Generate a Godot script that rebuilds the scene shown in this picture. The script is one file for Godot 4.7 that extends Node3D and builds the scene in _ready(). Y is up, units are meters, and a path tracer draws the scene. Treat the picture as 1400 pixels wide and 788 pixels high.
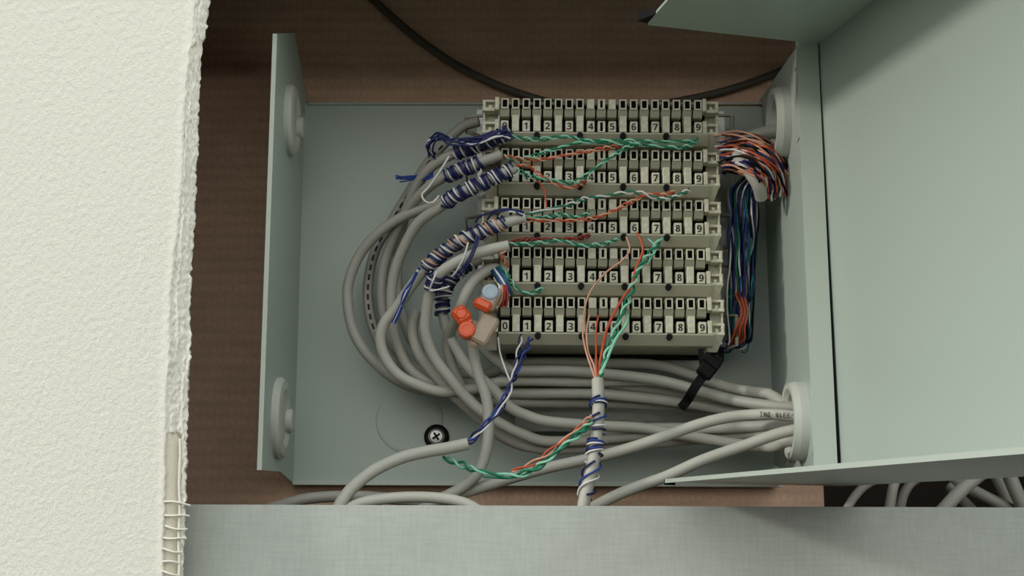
extends Node3D
# A telephone distribution box in a rough wall opening. World: box back plate on z = 0, +z towards the room, metres.

const F := 1970.0
var eye := Vector3(0, 0, 0.78)
var pitch := atan(409.0 / 1970.0)
var rng := RandomNumberGenerator.new()
var M := {}
var used := {}


class MB:
	var v := PackedVector3Array()
	var n := PackedVector3Array()
	var u := PackedVector2Array()

	func tri(a: Vector3, b: Vector3, c: Vector3, na: Vector3, nb: Vector3, nc: Vector3) -> void:
		var g := (b - a).cross(c - a)
		if g.length_squared() < 1e-22:
			return
		v.push_back(a)
		n.push_back(na)
		if g.dot(na + nb + nc) > 0.0:
			v.push_back(c); v.push_back(b); n.push_back(nc); n.push_back(nb)
		else:
			v.push_back(b); v.push_back(c); n.push_back(nb); n.push_back(nc)

	func quad(a: Vector3, b: Vector3, c: Vector3, d: Vector3, na: Vector3, nb: Vector3, nc: Vector3, nd: Vector3) -> void:
		tri(a, b, c, na, nb, nc)
		tri(a, c, d, na, nc, nd)

	func flat(a: Vector3, b: Vector3, c: Vector3, out: Vector3) -> void:
		var g := (b - a).cross(c - a).normalized()
		if g.dot(out) < 0.0:
			g = -g
		tri(a, b, c, g, g, g)

	# chamfered box in the frame t
	func box(c: Vector3, size: Vector3, bevel: float, t := Transform3D()) -> void:
		var h := size * 0.5
		var b := minf(bevel, minf(h.x, minf(h.y, h.z)) * 0.9)
		var mid := t * c
		var pt := func(sx: float, sy: float, sz: float, ax: int) -> Vector3:
			var q := Vector3(sx * (h.x - (0.0 if ax == 0 else b)), sy * (h.y - (0.0 if ax == 1 else b)), sz * (h.z - (0.0 if ax == 2 else b)))
			return t * (c + q)
		for s in [-1.0, 1.0]:
			for ax in 3:
				var q := []
				for k in [[-1.0, -1.0], [1.0, -1.0], [1.0, 1.0], [-1.0, 1.0]]:
					var w := [k[0], k[1]]
					w.insert(ax, s)
					q.append(pt.call(w[0], w[1], w[2], ax))
				flat(q[0], q[1], q[2], q[0] + q[2] - mid * 2.0)
				flat(q[0], q[2], q[3], q[0] + q[2] - mid * 2.0)
		for ax in 3:
			var a1 := (ax + 1) % 3
			var a2 := (ax + 2) % 3
			for s1 in [-1.0, 1.0]:
				for s2 in [-1.0, 1.0]:
					var w0 := [0.0, 0.0, 0.0]
					w0[a1] = s1
					w0[a2] = s2
					var w1 := w0.duplicate()
					w0[ax] = -1.0
					w1[ax] = 1.0
					var p0: Vector3 = pt.call(w0[0], w0[1], w0[2], a1)
					var p1: Vector3 = pt.call(w1[0], w1[1], w1[2], a1)
					var p2: Vector3 = pt.call(w1[0], w1[1], w1[2], a2)
					var p3: Vector3 = pt.call(w0[0], w0[1], w0[2], a2)
					flat(p0, p1, p2, p0 + p2 - mid * 2.0)
					flat(p0, p2, p3, p0 + p2 - mid * 2.0)
		for sx in [-1.0, 1.0]:
			for sy in [-1.0, 1.0]:
				for sz in [-1.0, 1.0]:
					var p: Vector3 = pt.call(sx, sy, sz, 0)
					flat(p, pt.call(sx, sy, sz, 1), pt.call(sx, sy, sz, 2), p - mid)

	# convex planar polygon thickened by e
	func slab(p: Array, e: Vector3) -> void:
		var mid := Vector3.ZERO
		for q in p:
			mid += q / p.size()
		for k in range(1, p.size() - 1):
			flat(p[0], p[k], p[k + 1], -e)
			flat(p[0] + e, p[k] + e, p[k + 1] + e, e)
		for k in p.size():
			var a: Vector3 = p[k]
			var b: Vector3 = p[(k + 1) % p.size()]
			flat(a, b, b + e, (a + b) * 0.5 - mid)
			flat(a, b + e, a + e, (a + b) * 0.5 - mid)

	# (z, y) outline pushed along x from x0 to x1
	func extrude(o: PackedVector2Array, x0: float, x1: float) -> void:
		var ids := Geometry2D.triangulate_polygon(o)
		for k in range(0, ids.size(), 3):
			for x in [x0, x1]:
				var q := []
				for m in 3:
					q.append(Vector3(x, o[ids[k + m]].y, o[ids[k + m]].x))
				flat(q[0], q[1], q[2], Vector3(signf(x - (x0 + x1) * 0.5), 0, 0))
		var turn := 1.0 if Geometry2D.is_polygon_clockwise(o) else -1.0
		for k in o.size():
			var a := o[k]
			var b := o[(k + 1) % o.size()]
			var d := (b - a).orthogonal() * turn
			var out := Vector3(0, d.y, d.x)
			flat(Vector3(x0, a.y, a.x), Vector3(x0, b.y, b.x), Vector3(x1, b.y, b.x), out)
			flat(Vector3(x0, a.y, a.x), Vector3(x1, b.y, b.x), Vector3(x1, a.y, a.x), out)

	# profile of (radius, height) round the z axis of t; outside lies to the right of the direction of travel
	func lathe(p: Array, t: Transform3D, n_side := 28) -> void:
		for k in p.size() - 1:
			var d: Vector2 = p[k + 1] - p[k]
			var m := Vector2(d.y, -d.x).normalized()
			for j in n_side:
				var q := []
				var w := []
				for s in [[k, j], [k, j + 1], [k + 1, j + 1], [k + 1, j]]:
					var a: float = TAU * s[1] / n_side
					q.append(t * Vector3(p[s[0]].x * cos(a), p[s[0]].x * sin(a), p[s[0]].y))
					w.append((t.basis * Vector3(m.x * cos(a), m.x * sin(a), m.y)).normalized())
				quad(q[0], q[1], q[2], q[3], w[0], w[1], w[2], w[3])

	func tube(p: PackedVector3Array, r: float, sides := 10) -> void:
		var t := (p[1] - p[0]).normalized()
		var a := t.cross(Vector3(0.31, 0.2, 0.93)).normalized()
		var last := []
		for k in p.size():
			t = (p[mini(k + 1, p.size() - 1)] - p[maxi(k - 1, 0)]).normalized()
			a = (a - t * a.dot(t)).normalized()
			var b := t.cross(a)
			var ring := []
			for j in sides + 1:
				var g := TAU * j / sides
				ring.append(a * cos(g) + b * sin(g))
			if k > 0:
				for j in sides:
					quad(p[k - 1] + last[j] * r, p[k - 1] + last[j + 1] * r, p[k] + ring[j + 1] * r, p[k] + ring[j] * r, last[j], last[j + 1], ring[j + 1], ring[j])
			if k == 0 or k == p.size() - 1:
				var out := -t if k == 0 else t
				for j in sides:
					tri(p[k], p[k] + ring[j] * r, p[k] + ring[j + 1] * r, out, out, out)
			last = ring

	func mesh() -> ArrayMesh:
		var a := []
		a.resize(Mesh.ARRAY_MAX)
		a[Mesh.ARRAY_VERTEX] = v
		a[Mesh.ARRAY_NORMAL] = n
		if u.size() == v.size():
			a[Mesh.ARRAY_TEX_UV] = u
		var m := ArrayMesh.new()
		m.add_surface_from_arrays(Mesh.PRIMITIVE_TRIANGLES, a)
		return m


# ---- the camera's view of a point: pixel (1400 x 788) and the plane z = const it lies on
func ray(px: float, py: float) -> Vector3:
	var c := cos(pitch)
	var s := sin(pitch)
	return (Vector3(px - 700.0, 0, 0) + Vector3(0, c, s) * (394.0 - py) + Vector3(0, s, -c) * F) / F

func P(px: float, py: float, z: float) -> Vector3:
	var d := ray(px, py)
	return eye + d * ((z - eye.z) / d.z)

# a path from [px, py, z in mm] triples
func V(a: Array, n := 7) -> PackedVector3Array:
	var p := PackedVector3Array()
	for q in a:
		p.append(P(q[0], q[1], q[2] * 0.001))
	return smooth(p, n)

func smooth(p: PackedVector3Array, n := 7) -> PackedVector3Array:
	var o := PackedVector3Array()
	for k in p.size() - 1:
		for j in n:
			o.append(p[k].cubic_interpolate(p[k + 1], p[maxi(k - 1, 0)], p[mini(k + 2, p.size() - 1)], float(j) / n))
	o.append(p[p.size() - 1])
	return o

# ---- nodes
func numbered(called: String) -> String:
	var k: int = used.get(called, 0)
	used[called] = k + 1
	return called if k == 0 else "%s_%03d" % [called, k]

func tag(o: Node3D, label: String, category := "", group := "", kind := "") -> void:
	for e in [["label", label], ["category", category], ["group", group], ["kind", kind]]:
		if e[1]:
			o.set_meta(e[0], e[1])

func thing(called: String, label: String, category: String, at := Vector3.ZERO, group := "") -> Node3D:
	var o := Node3D.new()
	o.name = numbered(called)
	add_child(o)
	o.position = at
	tag(o, label, category, group)
	return o

# a part whose mesh is given in world coordinates (or, with local, in its parent's own)
func part(called: String, m: Mesh, mat: Material, parent: Node3D, label := "", local := false) -> MeshInstance3D:
	var o := MeshInstance3D.new()
	o.name = called
	o.mesh = m
	o.material_override = mat
	parent.add_child(o, true)
	if not local:
		o.transform = parent.global_transform.affine_inverse()
	if label:
		o.set_meta("label", label)
	return o

func structure(called: String, m: Mesh, mat: Material, label: String, category: String) -> MeshInstance3D:
	var o := MeshInstance3D.new()
	o.name = called
	o.mesh = m
	o.material_override = mat
	add_child(o)
	tag(o, label, category, "", "structure")
	return o

# ---- materials
func noise_tex(freq: float, seed_: int, size := 512, octaves := 4, normal := false, strength := 4.0) -> NoiseTexture2D:
	var f := FastNoiseLite.new()
	f.seed = seed_
	f.frequency = freq
	f.fractal_octaves = octaves
	var t := NoiseTexture2D.new()
	t.width = size
	t.height = size
	t.seamless = true
	t.noise = f
	t.as_normal_map = normal
	t.bump_strength = strength
	return t

func ramp(t: NoiseTexture2D, a: Color, b: Color) -> NoiseTexture2D:
	var g := Gradient.new()
	g.set_color(0, a)
	g.set_color(1, b)
	t.color_ramp = g
	return t

func mat(c: Color, rough := 0.5, metal := 0.0, spec := 0.5) -> StandardMaterial3D:
	var m := StandardMaterial3D.new()
	m.albedo_color = c
	m.roughness = rough
	m.metallic = metal
	m.metallic_specular = spec
	return m

func textured(m: StandardMaterial3D, scale_: float, albedo: Texture2D, normal: Texture2D, depth := 1.0) -> StandardMaterial3D:
	m.uv1_triplanar = true
	m.uv1_world_triplanar = true
	m.uv1_scale = Vector3.ONE * scale_
	if albedo:
		m.albedo_texture = albedo
	if normal:
		m.normal_enabled = true
		m.normal_texture = normal
		m.normal_scale = depth
	return m

func board_texture() -> ImageTexture:
	# the brown board: fine fibres, with faint ribs across it
	var w := 512
	var im := Image.create(w, w, false, Image.FORMAT_RGB8)
	var f := FastNoiseLite.new()
	f.seed = 5
	f.frequency = 0.02
	var g := FastNoiseLite.new()
	g.seed = 9
	g.frequency = 0.15
	for y in w:
		for x in w:
			var rib := 0.5 + 0.5 * cos(TAU * y / 16.0 + f.get_noise_2d(x * 0.3, y * 0.3) * 0.8)
			var k := 0.93 + 0.06 * rib + 0.05 * f.get_noise_2d(x * 0.5, y * 1.2) + 0.05 * g.get_noise_2d(x * 0.6, y)
			if (x / 3) % 3 == 0 and rib > 0.6:
				k -= 0.035
			im.set_pixel(x, y, Color(0.89 * k, 0.745 * k, 0.635 * k))
	return ImageTexture.create_from_image(im)

func beam_texture() -> ImageTexture:
	var w := 512
	var im := Image.create(w, w, false, Image.FORMAT_RGB8)
	var f := FastNoiseLite.new()
	f.seed = 21
	f.frequency = 0.06
	for y in w:
		for x in w:
			var k := 0.97 + 0.035 * f.get_noise_2d(x * 0.25, y * 4.0) + 0.035 * f.get_noise_2d(x * 3.0, y * 0.4 + 300.0) + 0.04 * f.get_noise_2d(x * 0.12, y * 0.12 + 900.0)
			im.set_pixel(x, y, Color(0.735 * k, 0.755 * k, 0.72 * k))
	return ImageTexture.create_from_image(im)

func make_materials() -> void:
	var peel := noise_tex(0.06, 3, 512, 2, true, 1.2)
	M.paint = textured(mat(Color(0.67, 0.715, 0.675), 0.38), 22.0, null, peel, 0.22)
	M.paint_edge = mat(Color(0.72, 0.755, 0.71), 0.4)
	M.grommet = mat(Color(0.74, 0.75, 0.71), 0.5)
	M.plaster = textured(mat(Color(0.885, 0.872, 0.825), 0.9, 0.0, 0.3), 26.0, null, noise_tex(0.05, 11, 512, 4, true, 4.0), 0.5)
	M.bead = textured(mat(Color(0.85, 0.825, 0.75), 0.85, 0.0, 0.3), 40.0, null, noise_tex(0.05, 12, 256, 3, true, 3.0), 0.4)
	M.board = mat(Color.WHITE, 0.85, 0.0, 0.25)
	M.board.albedo_texture = board_texture()
	M.board.uv1_triplanar = true
	M.board.uv1_world_triplanar = true
	M.board.uv1_scale = Vector3.ONE * 4.6
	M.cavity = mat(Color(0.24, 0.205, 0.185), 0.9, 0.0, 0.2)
	M.beam = mat(Color.WHITE, 0.55, 0.0, 0.4)
	M.beam.albedo_texture = beam_texture()
	M.beam.uv1_triplanar = true
	M.beam.uv1_world_triplanar = true
	M.beam.uv1_scale = Vector3.ONE * 5.0
	M.jacket = []
	for k in 5:
		var g := 0.6 + 0.03 * k
		M.jacket.append(mat(Color(g, g * 0.985, g * 0.925), 0.48, 0.0, 0.45))
	M.dark_jacket = mat(Color(0.34, 0.32, 0.28), 0.55)
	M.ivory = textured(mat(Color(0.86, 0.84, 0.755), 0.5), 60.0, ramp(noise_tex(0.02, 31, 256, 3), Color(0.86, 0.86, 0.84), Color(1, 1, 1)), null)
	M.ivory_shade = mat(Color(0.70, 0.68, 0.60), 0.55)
	M.contact = mat(Color(0.035, 0.035, 0.033), 0.8, 0.0, 0.2)
	M.ink = mat(Color(0.05, 0.05, 0.05), 0.7)
	M.black = mat(Color(0.02, 0.02, 0.02), 0.6, 0.0, 0.3)
	M.steel = textured(mat(Color(0.62, 0.62, 0.60), 0.35, 0.9), 30.0, null, noise_tex(0.03, 41, 256, 3, true, 2.0), 0.3)
	M.screw = mat(Color(0.80, 0.80, 0.78), 0.35, 0.6)
	M.navy = mat(Color(0.09, 0.115, 0.34), 0.45)
	M.blue = mat(Color(0.14, 0.25, 0.55), 0.45)
	M.white = mat(Color(0.86, 0.85, 0.84), 0.45)
	M.green = mat(Color(0.05, 0.46, 0.33), 0.45)
	M.orange = mat(Color(0.74, 0.31, 0.18), 0.45)
	M.pale_orange = mat(Color(0.82, 0.61, 0.50), 0.45)
	M.pale_green = mat(Color(0.55, 0.80, 0.69), 0.45)
	M.brown = mat(Color(0.42, 0.22, 0.13), 0.45)
	M.red = mat(Color(0.58, 0.14, 0.10), 0.45)
	M.teal = mat(Color(0.10, 0.36, 0.42), 0.45)
	M.splice_orange = mat(Color(0.84, 0.33, 0.16), 0.3)
	M.splice_clear = mat(Color(0.72, 0.62, 0.52, 0.55), 0.22)
	M.splice_clear.transparency = BaseMaterial3D.TRANSPARENCY_ALPHA
	M.splice_gel = mat(Color(0.62, 0.68, 0.72), 0.3)


# ---- cables and wires
func cable(label: String, pts: Array, shade := 2, r := 0.0028, group := "grey telephone cables in and around the box", mt: Material = null) -> Dictionary:
	var p := V(pts)
	var hole := P(1102, 576, 0.0785)   # what goes out by the lower right hole stays inside its rim
	for k in p.size():
		if p[k].x > 0.13 and p[k].x < 0.2 and group.begins_with("grey") and p[k].z > 0.03:
			var w := smoothstep(0.13, 0.137, p[k].x)
			var off := Vector2(p[k].z - hole.z, p[k].y - hole.y)
			var held := off.limit_length(0.0118)
			p[k] += Vector3(0, held.y - off.y, held.x - off.x) * w
	var o := thing("cable", label, "cable", p[p.size() - 1], group)
	var b := MB.new()
	b.tube(p, r, 14)
	part("jacket", b.mesh(), mt if mt else M.jacket[shade], o)
	return {"root": o, "path": p, "r": r}

func wire(o: Node3D, p: PackedVector3Array, m: Material, called: String, r := 0.0005) -> void:
	var b := MB.new()
	b.tube(p, r, 6)
	part(called, b.mesh(), m, o)

# two wires twisted round a path
func twisted(o: Node3D, pts: Array, ma: Material, na: String, mb: Material, nb: String, turns := 4.0, r := 0.0005, gap := 1.3) -> void:
	var p := V(pts, 12)
	var phase := rng.randf() * TAU
	for k in 2:
		var q := PackedVector3Array()
		for j in p.size():
			var t := (p[mini(j + 1, p.size() - 1)] - p[maxi(j - 1, 0)]).normalized()
			var a := t.cross(Vector3(0, 0, 1)).normalized()
			var g := phase + PI * k + TAU * turns * j / (p.size() - 1)
			q.append(p[j] + (a * cos(g) + t.cross(a) * sin(g)) * r * gap * (1.15 + 0.5 * sin(j * 0.21 + phase)))
		wire(o, q, ma if k == 0 else mb, na if k == 0 else nb, r)

func cut(p: PackedVector3Array, f0: float, f1: float, n: int) -> PackedVector3Array:
	var c := Curve3D.new()
	for q in p:
		c.add_point(q)
	var l := c.get_baked_length()
	var o := PackedVector3Array()
	for k in n + 1:
		o.append(c.sample_baked(l * lerpf(f0, f1, float(k) / n), true))
	return o

# fraction along a path that lies nearest to a pixel
func near(p: PackedVector3Array, px: float, py: float) -> float:
	var c := Curve3D.new()
	for q in p:
		c.add_point(q)
	var best := 0.0
	var least := 1e9
	var d := ray(px, py).normalized()
	for k in 201:
		var q := c.sample_baked(c.get_baked_length() * k / 200.0, true) - eye
		var e := (q - d * q.dot(d)).length()
		if e < least:
			least = e
			best = k / 200.0
	return best

# wires wound tightly round a cable between two fractions of its length
func coil(c: Dictionary, f0: float, f1: float, mats: Array, r := 0.00052, spread := 1.04, wobble := 0.6) -> void:
	var l := 0.0
	var line := cut(c.path, f0, f1, 60)
	for k in 60:
		l += line[k].distance_to(line[k + 1])
	var turns := l / (2.0 * r * mats.size() * spread)
	var n := int(turns * 16)
	var p := cut(c.path, f0, f1, n)
	for k in mats.size():
		var q := PackedVector3Array()
		var ph := rng.randf() * TAU
		var lift := rng.randf() * 0.6
		var a := Vector3(0.2, 0.1, 1)
		for j in n + 1:
			var t := (p[mini(j + 1, n)] - p[maxi(j - 1, 0)]).normalized()
			a = (a - t * a.dot(t)).normalized()
			var g := TAU * k / mats.size() + TAU * turns * j / n
			var w := wobble * (sin(g * 0.37 + ph) + sin(g * 0.61 + ph * 2.0))
			q.append(p[j] + (a * cos(g) + t.cross(a) * sin(g)) * (c.r + r * (1.0 + lift + absf(w))) + t * r * w * 2.4)
		wire(c.root, q, mats[k][0], mats[k][1], r)

func NW() -> Array:
	return [[M.navy, "blue_wire"], [M.white, "white_wire"], [M.navy, "blue_wire"], [M.navy, "blue_wire"]]


# ---- the disconnection strips
var unit := 1.0
var tall := 1.0

func strip_meshes() -> Dictionary:
	var d := {}
	var s := unit
	var h := unit * tall
	var o := func(x: float, y: float, z: float) -> Vector3: return Vector3(x * s, y * h, z * s)
	# an upper tower: a hollow frame over a set-back shoulder; y = 0 at the foot of the frame
	for kind in ["hollow", "solid", "slot"]:
		var b := MB.new()
		if kind == "solid":
			b.box(o.call(0, 7, -15), o.call(10.2, 14.5, 30), s * 0.9)
		else:
			var w := 2.0 if kind == "hollow" else 3.5
			for e in [-1, 1]:
				b.box(o.call(e * (5.2 - w / 2), 7, -15), o.call(w, 14.5, 30), s * 0.5)
			b.box(o.call(0, 13.3, -15), o.call(10.0, 2.0, 30), s * 0.5)
			b.box(o.call(0, 0.9, -15), o.call(10.0, 2.4, 30), s * 0.5)
		d["upper_" + kind] = b.mesh()
	var sh := MB.new()
	sh.extrude(PackedVector2Array([Vector2(-26 * s, 0.5 * h), Vector2(-2.5 * s, 0.5 * h), Vector2(-4 * s, -2 * h), Vector2(-9 * s, -8.5 * h), Vector2(-12 * s, -9.5 * h), Vector2(-26 * s, -9.5 * h)]), -6.3 * s, 6.3 * s)
	d.shoulder = sh.mesh()
	var c := MB.new()
	c.box(o.call(0, 7.2, -3.2), o.call(7.0, 10.6, 3), s * 0.3)
	d.contact = c.mesh()
	for kind in ["number", "blank", "slot"]:
		var b := MB.new()
		if kind == "number":
			b.box(o.call(0, 0.3, -15), o.call(10.6, 15.5, 30), s * 0.9)
		elif kind == "blank":
			b.box(o.call(0, 4.2, -15), o.call(10.0, 23, 30), s * 0.9)
		else:
			for e in [-1, 1]:
				b.box(o.call(e * 3.5, 0, -15), o.call(3.4, 15.5, 30), s * 0.5)
			b.box(o.call(0, 7.0, -15), o.call(10, 1.8, 30), s * 0.5)
			b.box(o.call(0, -7.0, -15), o.call(10, 1.8, 30), s * 0.5)
		d["lower_" + kind] = b.mesh()
	var body := MB.new()
	body.extrude(PackedVector2Array([Vector2(-100 * s, 38 * h), Vector2(-34 * s, 38 * h), Vector2(-34 * s, -7.4 * h), Vector2(-2 * s, -7.4 * h), Vector2(-1.6 * s, -9.5 * h), Vector2(-14 * s, -22 * h), Vector2(-20 * s, -23 * h), Vector2(-100 * s, -23 * h)]), -142 * s, 148 * s)
	d.body = body.mesh()
	body = MB.new()
	body.box(o.call(3, 12, -27), o.call(286, 50, 12), s)
	d.contact_bar = body.mesh()
	var eb := MB.new()   # a right-hand end block; the left one is its mirror; y = 0 at the numerals
	for y in [31.5, 0.0]:
		eb.box(o.call(-8.5, y + 1, -12), o.call(6.0, 18, 24), s * 0.8)
		eb.box(o.call(3, y + 5.5, -14), o.call(18, 3.4, 20), s * 0.8)
		eb.box(o.call(3, y - 6.5, -14), o.call(18, 4.4, 20), s * 0.8)
		eb.box(o.call(9.2, y - 0.5, -14), o.call(4.6, 15, 20), s * 0.8)
		eb.box(o.call(1, y, -18), o.call(16, 13, 8), s * 0.5)
		eb.box(o.call(1, y - 3, -9), o.call(4, 5, 10), s * 0.5)
	eb.box(o.call(0, 14, -30), o.call(20, 52, 8), s * 0.5)
	eb.box(o.call(9.6, 15, -16), o.call(2.4, 22, 12), s * 0.5)
	eb.slab([o.call(-10, -8, -4), o.call(11, -8, -4), o.call(4, -28, -26), o.call(-10, -28, -26)], Vector3(0, 3 * h, -14 * s))
	d.end_block = eb.mesh()
	var left := MB.new()
	var arr: Array = d.end_block.surface_get_arrays(0)
	for k in range(0, arr[0].size(), 3):
		var q := []
		for m in 3:
			q.append(arr[0][k + m] * Vector3(-1, 1, 1))
			q.append(arr[1][k + m] * Vector3(-1, 1, 1))
		left.tri(q[0], q[2], q[4], q[1], q[3], q[5])
	d.end_left = left.mesh()
	var hole := MB.new()
	hole.lathe([Vector2(4.3 * s, -8 * s), Vector2(4.3 * s, 0), Vector2(0.0001 * s, 0)], Transform3D(), 14)
	d.hole = hole.mesh()
	return d

func numeral(k: int) -> TextMesh:
	var t := TextMesh.new()
	var f := SystemFont.new()
	f.font_names = PackedStringArray(["Droid Sans"])
	f.font_weight = 700
	t.font = f
	t.text = str(k)
	t.font_size = 32
	t.pixel_size = 9.6 * unit / (0.714 * 32)
	t.depth = 0.4 * unit
	return t

func put(called: String, m: Mesh, mt: Material, parent: Node3D, at: Vector3, label := "") -> MeshInstance3D:
	var o := part(called, m, mt, parent, label, true)
	o.position = at
	return o

func strips() -> void:
	var z := 0.062
	var rows := [[690, 172, 955, 174.5], [690, 241, 955.5, 244.5], [690, 309.5, 956.5, 313], [690, 377.5, 959, 380.5], [690.5, 446, 960.5, 448.5]]
	var said := ["topmost ivory ten-pair terminal strip, standing above the green wires at its foot", "second ivory terminal strip from the top, crossed by green and orange wires",
		"middle ivory terminal strip of five, between two sagging wire runs", "fourth ivory terminal strip down, crossed by slanting orange and green wires", "lowest ivory terminal strip, just above the grey cable bundle"]
	unit = P(690, 309.5, z).distance_to(P(956.5, 313, z)) / 266.5
	tall = P(823, 300, z).distance_to(P(823, 320, z)) / 20.0 / unit
	var d := strip_meshes()
	var nums := []
	for k in 10:
		nums.append(numeral(k))
	for i in 5:
		var r = rows[i]
		var a := P(r[0], r[1], z)
		var b := P(r[2], r[3], z)
		var o := thing("terminal_strip", said[i], "terminal strip", (a + b) * 0.5, "ivory terminal strips stacked in the box")
		o.rotation.z = (b - a).angle_to(Vector3.RIGHT) * (1.0 if b.y > a.y else -1.0)
		var step := a.distance_to(b) / 18.0
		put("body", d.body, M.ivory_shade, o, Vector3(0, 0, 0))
		put("contact_bar", d.contact_bar, M.contact, o, Vector3(0, 0, 0))
		for k in 19:
			var x := (k - 9) * step
			var kind := "slot" if k == 9 else "solid" if k == 8 or k == 10 else "hollow"
			var up := put("upper_tower", d["upper_" + kind], M.ivory, o, Vector3(x, 25 * unit * tall, -0.5 * unit))
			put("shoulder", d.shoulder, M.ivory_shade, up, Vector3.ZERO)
			if kind != "solid":
				put("contact", d.contact, M.contact, up, Vector3.ZERO)
			var low := put("lower_tower", d["lower_" + ("slot" if k == 9 else "number" if k % 2 == 0 else "blank")], M.ivory, o, Vector3(x, 0, 0))
			if k % 2 == 0:
				put("numeral", nums[k / 2], M.ink, low, Vector3(0, 0, 0.1 * unit))
			elif k == 9:
				put("contact", d.contact, M.contact, low, Vector3(0, -7 * unit * tall, 0))
		for k in [3, 7, 11, 15]:
			put("guide_hole", d.hole, M.black, o, Vector3((k - 9) * step, -12 * unit * tall, -0.6 * unit))
		put("end_block", d.end_left, M.ivory, o, Vector3(-154 * unit, 0, -1 * unit))
		put("end_block", d.end_block, M.ivory, o, Vector3(152 * unit, 0, -1 * unit))


# ---- the box, its door, the bracket
func wall_with_holes(x: float, yz: PackedVector2Array, holes: Array, thick: float) -> ArrayMesh:
	# yz: outline as (z, y); each hole [z, y, radius]; horizontal bands round the holes, convex pieces between
	var b := MB.new()
	var zs := [yz[0].x, yz[0].x]
	var ys := [yz[0].y, yz[0].y]
	for q in yz:
		zs = [minf(zs[0], q.x), maxf(zs[1], q.x)]
		ys = [minf(ys[0], q.y), maxf(ys[1], q.y)]
	var y0: float = ys[0]
	for hd in holes:
		var lo: float = hd[1] - hd[2] - 0.004
		var hi: float = hd[1] + hd[2] + 0.004
		for band in [[y0, lo, false], [lo, hi, true]]:
			var rect := PackedVector2Array([Vector2(zs[0], band[0]), Vector2(zs[1], band[0]), Vector2(zs[1], band[1]), Vector2(zs[0], band[1])])
			for piece in Geometry2D.intersect_polygons(rect, yz):
				if not band[2]:
					b.extrude(piece, x, x + thick)
					continue
				var n := 40
				for k in n:
					var q := []
					for j in [k, k + 1]:
						var dir := Vector2.from_angle(TAU * j / n)
						var c := Vector2(hd[0], hd[1])
						var out := c + dir * 0.3
						for e in piece.size():
							var hit = Geometry2D.segment_intersects_segment(c, c + dir * 0.3, piece[e], piece[(e + 1) % piece.size()])
							if hit != null:
								out = hit
						q.append(c + dir * hd[2])
						q.append(out)
					b.extrude(PackedVector2Array([q[0], q[1], q[3], q[2]]), x, x + thick)
		y0 = hi
	for piece in Geometry2D.intersect_polygons(PackedVector2Array([Vector2(zs[0], y0), Vector2(zs[1], y0), Vector2(zs[1], ys[1]), Vector2(zs[0], ys[1])]), yz):
		b.extrude(piece, x, x + thick)
	return b.mesh()

func zy(px: float, py: float, z: float) -> Vector2:
	return Vector2(z, P(px, py, z).y)

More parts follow.
